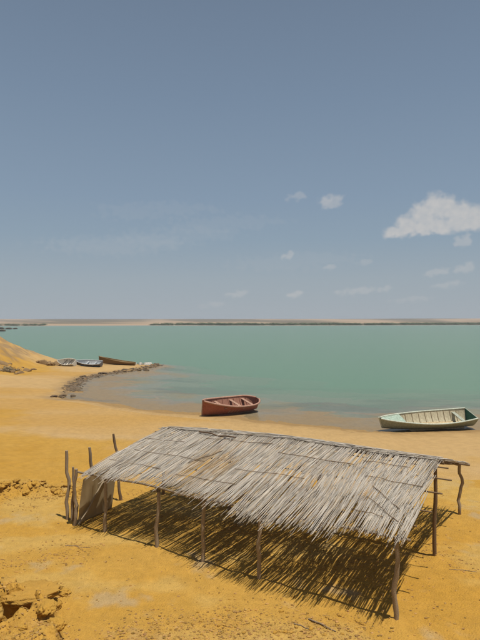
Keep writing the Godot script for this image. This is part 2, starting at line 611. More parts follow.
func build_hut(wood: Material, straw: Material, cloth: Material) -> void:
	var home := thing("reed_shelter", hut(LEN * 0.5, HALF, 0.0))
	tag(home, "long open beach shelter of crooked posts under a ragged grey reed roof", "shelter")
	var grey := lin(0.48, 0.39, 0.29)
	var brown := lin(0.29, 0.205, 0.135)
	var sink := 0.18
	# front posts, a gap left near one end as in the place itself
	for s in [0.0, 3.93, 5.96, 7.83, 10.2]:
		var lean := 0.05 * sin(s * 7.0)
		pole("post", home, hut(s, 0.0, -sink), hut(s + lean, 0.06, roof_h(s, 0.0) - 0.08), 0.070, 0.056, 0.06 if s > 0.0 else 0.09, grey, wood, 9, 12)
		var lash := Shape.new()
		var coil := []
		var thick := []
		for k in 25:
			var an := TAU * k / 8.0
			coil.append(hut(s + lean, 0.05, roof_h(s, 0.0) - 0.20 + 0.10 * k / 24.0) - home.position + Vector3(cos(an), 0.25 * sin(an), sin(an)) * 0.068)
			thick.append(0.009)
		lash.tube(coil, thick, 4, lin(0.30, 0.24, 0.16))
		put("lashing", lash.mesh(wood), home)
	# ridge posts
	for s in [0.0, 3.9, 7.8, 11.2]:
		pole("post", home, hut(s, HALF, -sink), hut(s - 0.04, HALF, ridge_h(s) - 0.12), 0.070, 0.055, 0.05, brown, wood, 9, 10)
	# back posts
	for s in [0.0, 3.0, 5.9, 8.8, 11.3]:
		pole("post", home, hut(s, HALF * 2.0 + 0.02, -sink), hut(s - 0.03, HALF * 2.0, roof_h(s, HALF * 2.0) - 0.07), 0.062, 0.055, 0.13, grey, wood, 9, 12)
	# the clutch of tall poles at the far corner, standing up past the roof
	var y := GROUND
	pole("post", home, V(-6.60, y - sink, 19.15), V(-6.68, y + 2.62, 19.25), 0.070, 0.060, 0.10, grey, wood, 9, 10)
	pole("post", home, V(-6.42, y - sink, 19.05), V(-6.36, y + 2.05, 19.05), 0.045, 0.035, 0.06, grey, wood, 8, 10)
	pole("post", home, V(-6.16, y - sink, 18.60), V(-6.08, y + 2.12, 18.55), 0.068, 0.060, 0.08, grey, wood, 9, 10)
	pole("post", home, V(-6.30, y - sink, 18.78), V(-6.22, y + 1.95, 18.90), 0.04, 0.03, 0.06, brown, wood, 8, 10)
	pole("post", home, V(-5.78, y - sink, 19.75), V(-5.90, y + 2.66, 19.60), 0.065, 0.055, 0.10, grey, wood, 9, 10)
	pole("post", home, V(-5.05, y - sink, 21.25), V(-5.42, y + 2.78, 21.40), 0.065, 0.050, 0.10, brown, wood, 9, 10)
	# beams on the posts
	pole("eave_beam", home, hut(-0.35, 0.04, roof_h(-0.3, 0.0) - 0.06), hut(11.7, 0.0, roof_h(11.6, 0.0) - 0.06), 0.045, 0.038, 0.10, lin(0.40, 0.32, 0.22), wood, 8, 26)
	pole("ridge_beam", home, hut(-0.30, HALF, ridge_h(-0.3) - 0.09), hut(11.3, HALF, ridge_h(11.3) - 0.09), 0.055, 0.045, 0.05, brown, wood, 8, 2)
	pole("eave_beam", home, hut(-0.40, HALF * 2.0, roof_h(-0.3, HALF * 2.0) - 0.05), hut(11.5, HALF * 2.0, roof_h(11.5, HALF * 2.0) - 0.05), 0.045, 0.04, 0.08, grey, wood, 8, 20)
	# rafters and purlins; the purlin ends stick out past the gable
	for s in [-0.02, 2.0, 3.93, 5.96, 7.83, 10.0, 11.25]:
		pole("rafter", home, hut(s, -0.1, roof_h(s, -0.1) - 0.10), hut(s, HALF - 0.03, ridge_h(s) - 0.12), 0.034, 0.03, 0.04, brown, wood, 7, 6)
		pole("rafter", home, hut(s, HALF * 2.0 + 0.2, roof_h(s, HALF * 2.0 + 0.2) - 0.10), hut(s, HALF + 0.03, ridge_h(s) - 0.12), 0.034, 0.03, 0.04, brown, wood, 7, 6)
	var reach := [0.35, 0.55, 0.62, 0.72, 0.5]
	var rows := [0.65, 1.44, 2.4, 3.2, 3.85]
	for k in 5:
		var t: float = rows[k]
		pole("purlin", home, hut(-reach[k], t, roof_h(0.0, t) - 0.07), hut(11.35, t, roof_h(11.3, t) - 0.05), 0.024, 0.018, 0.06, brown, wood, 6, 18)
	for k in 4:
		var t := HALF + 0.7 + k * 0.95
		pole("purlin", home, hut(-0.45, t, roof_h(0.0, t) - 0.06), hut(11.3, t, roof_h(11.3, t) - 0.05), 0.022, 0.018, 0.05, brown, wood, 6, 14)
	# diagonal brace and mat wall at the far gable
	pole("brace", home, V(-5.98, y + 0.06, 18.52), V(-5.15, y + 1.72, 20.0), 0.036, 0.030, 0.04, lin(0.50, 0.42, 0.31), wood, 7, 6)
	var wall := []
	var wall_back := []
	for i in 13:
		var a := float(i) / 12.0
		var row := []
		var row_back := []
		for j in 9:
			var b := float(j) / 8.0
			var sag := 0.05 * n_soft.get_noise_2d(a * 60.0, b * 14.0)
			var p := V(lerpf(-6.06, -5.22, a) + sag + 0.22 * b, y + lerpf(-0.04, lerpf(1.70, 1.86, a), b) + (0.03 * n_mid.get_noise_2d(a * 6.0, 3.0) if j == 8 else 0.0), lerpf(18.67, 20.30, a) - sag)
			row.append(p - home.position)
			row_back.append(p - home.position + Vector3(-0.012, 0, -0.006))
		wall.append(row)
		wall_back.append(row_back)
	var wsh := Shape.new()
	var wcol := func(_i: int, _j: int, p: Vector3) -> Color:
		var k := 1.0 + 0.22 * n_mid.get_noise_2d(p.y * 3.0, p.z * 3.0) + 0.15 * n_rough.get_noise_2d(p.y * 0.8, p.z * 5.0)
		return Color(0.45 * k, 0.36 * k, 0.22 * k)
	wsh.grid(wall, wcol)
	wsh.grid(wall_back, wcol)
	for e in [0, 12]:
		for j in 8:
			wsh.quad(wall[e][j], wall[e][j + 1], wall_back[e][j + 1], wall_back[e][j], Color(0.42, 0.345, 0.225))
	for i in 12:
		wsh.quad(wall[i][8], wall[i + 1][8], wall_back[i + 1][8], wall_back[i][8], Color(0.42, 0.345, 0.225))
	var panel := put("wall_panel", wsh.mesh(cloth), home)
	panel.set_meta("label", "dun sacking wall closing part of the far gable")

	# --- thatch: stalks laid down the slope in overlapping courses
	var eave_reach := [[-0.3, 0.30], [0.6, 0.12], [1.2, 0.20], [1.45, 0.30], [2.3, 0.48], [3.2, 0.52], [4.2, 0.40], [5.9, 0.12], [7.8, -0.12], [9.8, 0.05], [11.6, 0.22]]
	var rest := Shape.new()
	var picked := 0
	var variants := []
	var colours := []
	for k in 10:
		var sh := Shape.new()
		var bend := rng.randf_range(-0.02, 0.02)
		var cc := straw_colour()
		sh.tube([Vector3(0, 0, 0), Vector3(bend, 0.35, -0.008), Vector3(bend * 0.6, 0.7, -0.012), Vector3(0, 1, 0.0)], [0.8, 1.0, 0.9, 0.45], 5, cc, true)
		# the tube is one metre long and one unit thick: it is scaled to size
		for i in sh.v.size():
			var p := sh.v[i]
			var axis := Vector3(lerpf(0.0, bend, minf(p.y / 0.35, 1.0)), p.y, 0)
			sh.v[i] = Vector3(axis.x + (p.x - axis.x) * 0.017, p.y, p.z * 0.017)
		variants.append(sh.mesh(straw))
	var courses := [[0.0, 2.05, 1300], [1.2, 2.2, 1120], [2.4, 2.1, 980]]
	for ci in courses.size():
		var course: Array = courses[ci]
		for k in course[2]:
			var s := rng.randf_range(-0.28, 11.42)
			var left_end: float = 11.42 - 0.30 * (1.0 - course[0] / 3.6)
			if s > left_end:
				continue
			var t0: float = HALF + 0.05 - course[0] + rng.randf_range(-0.3, 0.25)
			var ln: float = course[1] * rng.randf_range(0.72, 1.15)
			var dense := n_mid.get_noise_2d(s * 1.2 + 70.0, t0 * 0.9)
			if dense < -0.22 and rng.randf() < 0.35:
				continue
			# a slit near the eave where a bundle has slipped, and a thin worn spot higher up
			if ci == 2 and absf(s - 1.36) < 0.055:
				continue
			if ci == 1 and absf(s - 1.32) < 0.035 and t0 < 3.2 and rng.randf() < 0.9:
				continue
			if ci < 2 and Vector2((s - 6.8) / 0.4, (t0 - 3.2) / 0.9).length() < 1.0 and rng.randf() < 0.5:
				continue
			var t1 := t0 - ln
			if ci == 2:
				t1 = -curve_at(eave_reach, s) + rng.randfn() * 0.13 + 0.12 * n_mid.get_noise_2d(s * 2.0, 9.0)
				t0 = t1 + ln
			var skew := 0.20 * n_soft.get_noise_2d(s * 3.0, t0 * 5.0 + ci * 30.0) + rng.randfn() * 0.028
			var s1 := s + skew * ln
			if s1 < -0.36 or s1 > left_end + 0.12:
				s1 = s
			var lift0 := rng.randf_range(-0.02, 0.035)
			var lift1 := rng.randf_range(0.005, 0.075)
			var p0 := hut(s, t0, roof_h(s, t0) + lift0)
			var p1 := hut(s1, t1, roof_h(s1, t1) + lift1)
			if t1 < -0.25:
				p1.y -= (-0.25 - t1) * 0.30
			var r := 0.0065 + 0.0095 * pow(rng.randf(), 1.5)
			if ci == 2 and picked < 300 and rng.randf() < 0.36:
				var o := put("stalk", variants[rng.randi() % 10], home)
				var yv := p1 - p0
				var xv := yv.cross(Vector3.UP).normalized()
				var zv := xv.cross(yv.normalized())
				o.transform = Transform3D(Basis(xv * (r / 0.0145), yv, zv * (r / 0.0145)), p0 - home.position)
				picked += 1
				continue
			var mid := p0.lerp(p1, 0.5) + Vector3(rng.randfn() * 0.012, rng.randf_range(-0.01, 0.018), rng.randfn() * 0.012)
			var col := straw_colour()
			if Vector2((s - 6.8) / 0.9, (t0 - 3.0) / 1.0).length() < 1.0:
				col = Color(col.r * 0.85, col.g * 0.72, col.b * 0.55)
			rest.tube([p0 - home.position, mid - home.position, p1 - home.position], [r * 0.85, r, r * 0.5], 4, col, false)
	# back slope
	for ci in 3:
		for k in 850:
			var s := rng.randf_range(-0.28, 11.3)
			var t0 := HALF - 0.08 + ci * 1.3 + rng.randf_range(-0.2, 0.3)
			var ln := rng.randf_range(1.5, 2.1)
			var t1 := minf(t0 + ln, HALF * 2.0 + 0.40 + rng.randfn() * 0.08)
			var s1 := s + rng.randfn() * 0.09
			if s1 < -0.36:
				s1 = s
			var r := 0.0065 + 0.0095 * pow(rng.randf(), 1.5)
			var p0 := hut(s, t0, roof_h(s, maxf(t0, HALF)) + rng.randf_range(-0.02, 0.04))
			var p1 := hut(s1, t1, roof_h(s1, t1) + rng.randf_range(-0.01, 0.05))
			rest.tube([p0 - home.position, p0.lerp(p1, 0.5) - home.position + Vector3(0, rng.randf_range(-0.01, 0.02), 0), p1 - home.position], [r * 0.85, r, r * 0.5], 4, straw_colour(), false)
	# ridge cap: stalks laid along the ridge
	for k in 130:
		var s := rng.randf_range(-0.3, 9.8)
		var ln := rng.randf_range(0.8, 1.7)
		var t := HALF + rng.randf_range(-0.22, 0.15)
		var p0 := hut(s, t, roof_h(s, t) + rng.randf_range(0.03, 0.075))
		var t2 := t + rng.randfn() * 0.05
		var p1 := hut(s + ln, t2, roof_h(s + ln, t2) + rng.randf_range(0.03, 0.075))
		rest.tube([p0 - home.position, p1 - home.position], [0.013, 0.009], 4, straw_colour(), false)
	var th := put("thatch", rest.mesh(straw), home)
	th.set_meta("kind", "stuff")
	# thin poles tied down over the thatch, and loose sticks on it
	for q in [[2.2, 2.95, 4.9, 2.90, 0.016], [-0.1, 2.35, 1.6, 2.40, 0.014], [5.4, 3.45, 8.3, 3.35, 0.014], [7.2, 1.75, 10.6, 1.85, 0.013], [3.3, 1.65, 5.8, 1.55, 0.013], [0.2, 1.05, 1.25, 1.95, 0.016], [0.5, 0.55, 1.4, 0.62, 0.014], [0.05, 0.45, 1.2, 1.35, 0.013], [8.4, 0.85, 11.0, 0.95, 0.013], [5.2, 0.75, 7.6, 0.7, 0.013], [9.0, 2.9, 11.0, 2.85, 0.013], [7.0, 2.6, 7.7, 1.5, 0.02], [0.5, 3.3, 2.0, 3.25, 0.013]]:
		pole("tie_stick", home, hut(q[0], q[1], roof_h(q[0], q[1]) + 0.075), hut(q[2], q[3], roof_h(q[2], q[3]) + 0.075), q[4] * 0.75, q[4] * 0.6, 0.04, brown, wood, 6, 8)
	pole("loose_branch", home, hut(8.95, 3.75, roof_h(8.95, 3.75) + 0.12), hut(7.05, 3.55, roof_h(7.05, 3.55) + 0.12), 0.035, 0.025, 0.08, lin(0.20, 0.135, 0.09), wood, 7, 8)

# ------------------------------------------------------------------ boats
func build_boat(called: String, at: Vector3, yaw: float, heel: float, pitch: float, d: Dictionary) -> Node3D:
	# the keel runs along local x, bow at -x; parts are built round the keel's middle
	var root := thing(called, at)
	root.basis = Basis(Vector3.UP, yaw) * Basis(Vector3.RIGHT, heel) * Basis(Vector3.BACK, pitch)
	var L: float = d.length
	var B: float = d.beam
	var stern: float = d.stern
	var st := 26
	var half := 9
	var half_beam := func(t: float) -> float:
		var f := pow(sin(minf(t * 1.75, 1.0) * PI * 0.5), d.get("bluff", 0.75))
		return B * 0.5 * (f if t < 0.5714 else lerpf(1.0, stern, pow((t - 0.5714) / 0.4286, d.get("stern_curve", 2.0)))) + 0.015
	var sheer := func(t: float) -> float:
		return d.mid + (d.bow - d.mid) * pow(1.0 - t, 2.4) + (d.aft - d.mid) * pow(t, 2.4)
	var keel := func(t: float) -> float:
		return 0.30 * d.mid * pow(1.0 - t, 6.0) + d.get("rocker", 0.05) * pow(t, 3.0)
	var section := func(t: float, off: float) -> Array:
		var row := []
		var b: float = half_beam.call(t) - off
		var top: float = sheer.call(t)
		var low: float = keel.call(t) + off * 1.3
		var x: float = (t - 0.5) * L - (d.get("rake", 0.15) * L * 0.1) * pow(1.0 - t, 4.0)
		for j in range(-half, half + 1):
			var q := absf(float(j)) / half
			var yy := low + (top - low) * pow(q, 1.9)
			var w := maxf(b, 0.004) * pow(q, 0.62) * (0.82 + 0.18 * yy / maxf(top, 0.1))
			var rake: float = -float(d.get("overhang", 0.10)) * (yy / maxf(top, 0.1)) * pow(1.0 - t, 5.0)
			row.append(Vector3(x + rake, yy, signf(j) * w))
		return row
	var outer := []
	var inner := []
	for i in st + 1:
		var t := float(i) / st
		outer.append(section.call(t, 0.0))
		inner.append(section.call(clampf(t, 0.02, 0.985), 0.045))
	var paint: Material = d.paint
	var out_c: Color = d.outside
	var in_c: Color = d.inside
	var hull := Shape.new()
	var worn := func(_i: int, _j: int, p: Vector3) -> Color:
		var boot: Color = d.get("bottom", out_c)
		var line := 0.30 * float(d.mid) + 0.05 * n_mid.get_noise_2d(p.x * 2.0, p.z)
		return boot if p.y < line else out_c
	hull.grid(outer, worn)
	put("hull", hull.mesh(paint), root)
	var lining := Shape.new()
	lining.grid(inner, func(_i: int, _j: int, _p: Vector3) -> Color: return in_c)
	put("lining", lining.mesh(paint), root)
	# stern: a flat plate that closes both skins
	var plate := Shape.new()
	var last: Array = outer[st]
	var mid := Vector3(last[half].x, sheer.call(1.0) * 0.55, 0)
	for j in last.size():
		var a: Vector3 = last[j]
		var b: Vector3 = last[(j + 1) % last.size()]
		plate.face(mid + Vector3(0.02, 0, 0), a + Vector3(0.02, 0, 0), b + Vector3(0.02, 0, 0), out_c)
		plate.face(mid - Vector3(0.035, 0, 0), b - Vector3(0.035, 0, 0), a - Vector3(0.035, 0, 0), d.get("transom", in_c))
		plate.quad(a + Vector3(0.02, 0, 0), a - Vector3(0.035, 0, 0), b - Vector3(0.035, 0, 0), b + Vector3(0.02, 0, 0), out_c)
	put("transom", plate.mesh(paint), root)
	# rails along both edges
	for side in [0, half * 2]:
		var pts := []
		var rad := []
		for i in st + 1:
			var p: Vector3 = (outer[i][side] + inner[i][side]) * 0.5
			pts.append(p + Vector3(0, 0.012, 0))
			rad.append(d.get("rail_width", 0.05))
		var rail := Shape.new()
		rail.tube(pts, rad, 6, d.rail)
		put("rail", rail.mesh(paint), root)
	var stem := Shape.new()
	stem.tube([outer[0][half] + Vector3(-0.01, 0, 0), outer[0][0].lerp(outer[0][half * 2], 0.5) + Vector3(-0.02, 0.10, 0)], [0.05, 0.06], 6, d.rail)
	put("stem", stem.mesh(paint), root)
	var keel_bar := Shape.new()
	var kp := []
	for i in range(0, st + 1, 2):
		kp.append(outer[i][half] + Vector3(0, -0.02, 0))
	var kr := []
	kr.resize(kp.size())
	kr.fill(0.04)
	keel_bar.tube(kp, kr, 5, out_c)
	put("keel", keel_bar.mesh(paint), root)
	for t in d.thwarts:
		var i := int(t * st)
		var w: float = half_beam.call(t) * 1.84
		var sh := Shape.new()
		sh.box(Transform3D(Basis(), Vector3(outer[i][half].x, sheer.call(t) - d.get("thwart_drop", 0.20), 0)), Vector3(d.get("thwart_width", 0.26), 0.04, w), d.thwart_colour)
		put("thwart", sh.mesh(paint), root)
	for k in d.ribs:
		var t := lerpf(0.14, 0.92, (k + 0.5) / d.ribs)
		var row: Array = section.call(t, 0.06)
		var pts := []
		var rad := []
		for j in row.size():
			pts.append(row[j] + Vector3(0, -0.01 if j in [0, row.size() - 1] else 0.0, 0))
			rad.append(0.026)
		var rib := Shape.new()
		rib.tube(pts, rad, 5, d.rib_colour)
		put("rib", rib.mesh(paint), root)
	if d.has("floor"):
		for k in 5:
			var fl := Shape.new()
			fl.box(Transform3D(Basis(), Vector3(0.03 * L, keel.call(0.5) + 0.17, (k - 2) * B * 0.125)), Vector3(L * 0.68, 0.025, B * 0.115), d.floor)
			put("floor_board", fl.mesh(paint), root)
	if d.has("marks"):
		# worn pale brush marks of a registration, too faded to read
		for t in d.marks:
			var row: Array = section.call(t, -0.012)
			var row2: Array = section.call(t + 0.026, -0.012)
			var mk := Shape.new()
			for b in [[14, 15, 0.0], [15, 16, 0.35]]:
				var a0: Vector3 = row[b[0]]
				var a1: Vector3 = row[b[1]]
				var c0: Vector3 = row2[b[0]]
				var c1: Vector3 = row2[b[1]]
				mk.quad(a0.lerp(c0, b[2]), a0.lerp(c0, b[2] + 0.5), a1.lerp(c1, b[2] + 0.4), a1.lerp(c1, b[2]), lin(0.52, 0.38, 0.31))
			put("faded_mark", mk.mesh(paint), root)
	if d.has("deck"):
		# a little deck in the bow
		var deck := Shape.new()
		var rows := []
		for i in range(0, 6):
			var t := float(i) / st
			var row := []
			for j in 5:
				row.append((inner[i][0] as Vector3).lerp(inner[i][half * 2], j / 4.0) + Vector3(0, 0.0 + 0.03 * sin(PI * j / 4.0), 0))
			rows.append(row)
		deck.grid(rows, func(_i: int, _j: int, _p: Vector3) -> Color: return d.deck)
		put("bow_deck", deck.mesh(paint), root)
	return root

func build_boats(paint: Material) -> void:
	var red := build_boat("rowing_boat", V(-0.72, 0.02, 43.9), 0.66, 0.24, 0.02, {
		"length": 5.6, "beam": 2.3, "stern": 0.16, "stern_curve": 4.5, "mid": 0.84, "bow": 1.50, "aft": 1.00, "rake": 0.6, "bluff": 0.62,
		"paint": paint, "outside": lin(0.42, 0.150, 0.102), "inside": lin(0.38, 0.19, 0.14), "rail": lin(0.50, 0.30, 0.235), "bottom": lin(0.40, 0.25, 0.19),
		"thwarts": [0.30, 0.58, 0.84], "thwart_colour": lin(0.46, 0.29, 0.22), "ribs": 7, "rib_colour": lin(0.28, 0.12, 0.09), "rail_width": 0.085, "floor": lin(0.40, 0.24, 0.17), "marks": [0.34, 0.39, 0.44, 0.49]})
	tag(red, "rusty red wooden rowing boat leaning at the water's edge", "boat")
	var pale := build_boat("rowing_boat", V(14.35, 0.08, 37.6), 0.17, 0.30, 0.015, {
		"length": 6.4, "beam": 2.1, "stern": 0.80, "stern_curve": 2.0, "mid": 0.70, "bow": 0.98, "aft": 1.02, "rake": 1.0, "overhang": 0.42, "bluff": 0.6,
		"paint": paint, "outside": lin(0.40, 0.45, 0.385), "inside": lin(0.62, 0.57, 0.42), "rail": lin(0.62, 0.68, 0.60), "bottom": lin(0.22, 0.195, 0.155), "transom": lin(0.06, 0.17, 0.13),
		"thwarts": [0.86], "thwart_colour": lin(0.42, 0.46, 0.40), "ribs": 10, "rib_colour": lin(0.40, 0.32, 0.21), "rail_width": 0.06, "floor": lin(0.60, 0.49, 0.32), "deck": lin(0.40, 0.52, 0.45)})
	tag(pale, "long cream open boat with teal bow deck and stern, lying on the sand", "boat")

func build_small_boats(paint: Material) -> void:
	var w := build_boat("rowing_boat", V(-29.2, ground_y(-29.2, 85.0) + 0.10, 85.0), -0.45, 0.62, 0.0, {
		"length": 3.5, "beam": 1.7, "stern": 0.7, "mid": 0.75, "bow": 1.0, "aft": 0.85, "paint": paint, "outside": lin(0.74, 0.71, 0.65), "inside": lin(0.78, 0.75, 0.69), "rail": lin(0.80, 0.77, 0.70), "floor": lin(0.76, 0.73, 0.67),
		"thwarts": [0.4, 0.7], "thwart_colour": lin(0.10, 0.09, 0.08), "ribs": 3, "rib_colour": lin(0.4, 0.38, 0.34)})
	tag(w, "short white boat with dark thwarts beside the brown rocks", "boat")
	var b := build_boat("rowing_boat", V(-25.4, ground_y(-25.4, 84.5) + 0.05, 84.5), -0.30, 0.40, 0.0, {
		"length": 4.8, "beam": 1.6, "stern": 0.75, "mid": 0.62, "bow": 0.95, "aft": 0.7, "paint": paint, "outside": lin(0.17, 0.15, 0.15), "inside": lin(0.60, 0.64, 0.68), "rail": lin(0.62, 0.65, 0.69), "bottom": lin(0.12, 0.09, 0.08), "floor": lin(0.62, 0.66, 0.70),
		"thwarts": [0.45, 0.75], "thwart_colour": lin(0.5, 0.54, 0.58), "ribs": 3, "rib_colour": lin(0.4, 0.43, 0.46)})
	tag(b, "pale blue-grey open boat with a dark hull on the spit", "boat")
	var t := build_boat("rowing_boat", V(-21.0, ground_y(-21.0, 88.0) + 0.02, 88.0), -0.12, 0.05, -0.05, {
		"length": 5.2, "beam": 1.4, "stern": 0.6, "mid": 0.55, "bow": 1.25, "aft": 0.55, "rake": 2.5, "paint": paint, "outside": lin(0.27, 0.17, 0.07), "inside": lin(0.30, 0.20, 0.10), "rail": lin(0.34, 0.22, 0.10),
		"thwarts": [0.5], "thwart_colour": lin(0.3, 0.2, 0.1), "ribs": 3, "rib_colour": lin(0.25, 0.16, 0.08)})
	tag(t, "bare brown wooden boat with a high raked bow on the spit", "boat")
	var spots := [[-19.0, 88.9, 1.1, 0.5], [-17.75, 89.2, 0.7, -0.6], [-16.5, 89.6, 1.3, 0.35]]
	for q in spots:
		var o := build_boat("dinghy", V(q[0], ground_y(q[0], q[1]) + 0.42, q[1]), q[3], PI, 0.0, {
			"length": q[2], "beam": 0.62, "stern": 0.7, "mid": 0.36, "bow": 0.40, "aft": 0.38, "paint": paint, "outside": lin(0.66, 0.65, 0.62), "inside": lin(0.5, 0.5, 0.48), "rail": lin(0.6, 0.6, 0.58),
			"thwarts": [], "thwart_colour": lin(0.5, 0.5, 0.5), "ribs": 0, "rib_colour": lin(0.5, 0.5, 0.5)})
		tag(o, "tiny white dinghy lying upturned near the tip of the rock spit", "dinghy", "upturned dinghies on the spit")

# ------------------------------------------------------------------ plants
func bush_shape(s: int, mat: Material, col: Color, twigs: int) -> ArrayMesh:
	var r := RandomNumberGenerator.new()
	r.seed = s
	var sh := Shape.new()
	for k in twigs:
		var a := Vector3(r.randfn() * 0.08, 0, r.randfn() * 0.08)
		var dir := Vector3(r.randfn(), absf(r.randfn()) * 0.9 + 0.35, r.randfn()).normalized()
		var ln := r.randf_range(0.25, 0.62)
		var b := a + dir * ln
		sh.tube([a, a.lerp(b, 0.5) + Vector3(r.randfn(), r.randfn(), r.randfn()) * 0.03, b], [0.018, 0.012, 0.005], 4, Color(0.16, 0.11, 0.07), false)
		for q in 9:
			var at := a.lerp(b, r.randf_range(0.35, 1.05)) + Vector3(r.randfn(), r.randfn(), r.randfn()) * 0.06
			var u := Vector3(r.randfn(), r.randfn(), r.randfn()).normalized() * 0.05
			var w := u.cross(Vector3(r.randfn(), r.randfn(), r.randfn())).normalized() * 0.03
			var tone := r.randf_range(0.7, 1.25)
			sh.quad(at - u, at + w, at + u, at - w, Color(col.r * tone, col.g * tone, col.b * tone))
	return sh.mesh(mat)

func build_far_shore(earth: Material, leafy: Material) -> void:
	var rows := []
	var zs := [650.0, 700.0, 740.0, 780.0, 820.0, 860.0, 900.0, 960.0, 1040.0, 1150.0, 1300.0, 1500.0, 1750.0, 2050.0, 2400.0, 2800.0, 3200.0]
	var water_at := func(x: float) -> float:
		return 790.0 - 70.0 * (1.0 - sm(-330.0, -60.0, x)) + 22.0 * n_soft.get_noise_2d(x * 0.06, 5.0) + 60.0 * sm(100.0, 420.0, x)
	for z in zs:
		var row := []
		for i in 181:
			var x: float = (i - 90) * 16.0 * (z / 800.0)
			var d: float = z - water_at.call(x)
			var h: float = -2.0 + sm(-60.0, 0.0, d) * 2.0 + sm(0.0, 60.0, d) * 1.4
			h += sm(60.0, 1500.0, d) * (11.0 + 4.5 * sm(-0.2, 0.9, x / z) + 2.2 * n_soft.get_noise_2d(x * 0.012, z * 0.01))
			h -= sm(1500.0, 2300.0, d) * 9.0
			row.append(Vector3(x, h, -z))
		rows.append(row)
	var sh := Shape.new()
	sh.grid(rows, func(_i: int, _j: int, p: Vector3) -> Color:
		var d: float = -p.z - water_at.call(p.x)
		var k := n_soft.get_noise_2d(p.x * 0.05, p.z * 0.02)
		var sand := lin(0.40, 0.30, 0.21)
		var scrub := lin(0.17, 0.145, 0.10)
		return sand.lerp(scrub, sm(40.0, 200.0, d) * sm(-0.35, 0.15, k)))
	# the sheet runs away from us: its normals must look up
	for i in sh.n.size():
		if sh.n[i].y < 0.0:
			sh.n[i] = -sh.n[i]
	var o := put("far_shore", sh.mesh(earth))
	tag(o, "low dun far shore with pale sand and scrub across the lagoon", "", "", "structure")
	# mangroves along the far waterline: a wood read as one mass
	var r := RandomNumberGenerator.new()
	r.seed = 77
	var clump := bush_shape(5, leafy, lin(0.10, 0.15, 0.07), 26)
	var mm := MultiMesh.new()
	mm.transform_format = MultiMesh.TRANSFORM_3D
	mm.mesh = clump
	var spots := []
	for k in 1500:
		var x := r.randf_range(-150.0, 520.0)
		if k < 140:
			x = r.randf_range(-420.0, -290.0)
		var patch := n_soft.get_noise_2d(x * 0.05, 60.0)
		if k >= 140 and patch < -0.22 and r.randf() < 0.8:
			continue
		if x > -150.0 and x < -85.0 and r.randf() > (x + 150.0) / 80.0:
			continue
		var z: float = water_at.call(x) + r.randf_range(2.0, 26.0)
		var size := r.randf_range(2.2, 6.4) * (1.0 if x > -150.0 else 0.8)
		spots.append(Transform3D(Basis(Vector3.UP, r.randf() * TAU).scaled(Vector3(size * 2.2, size * r.randf_range(0.8, 1.2), size * 1.6)), V(x, 0.1, z)))
	mm.instance_count = spots.size()
	for k in spots.size():
		mm.set_instance_transform(k, spots[k])
	var mi := MultiMeshInstance3D.new()
	mi.name = "mangroves"
	mi.multimesh = mm
	add_child(mi)
	tag(mi, "dark green mangrove belt along the far waterline", "mangroves", "", "stuff")

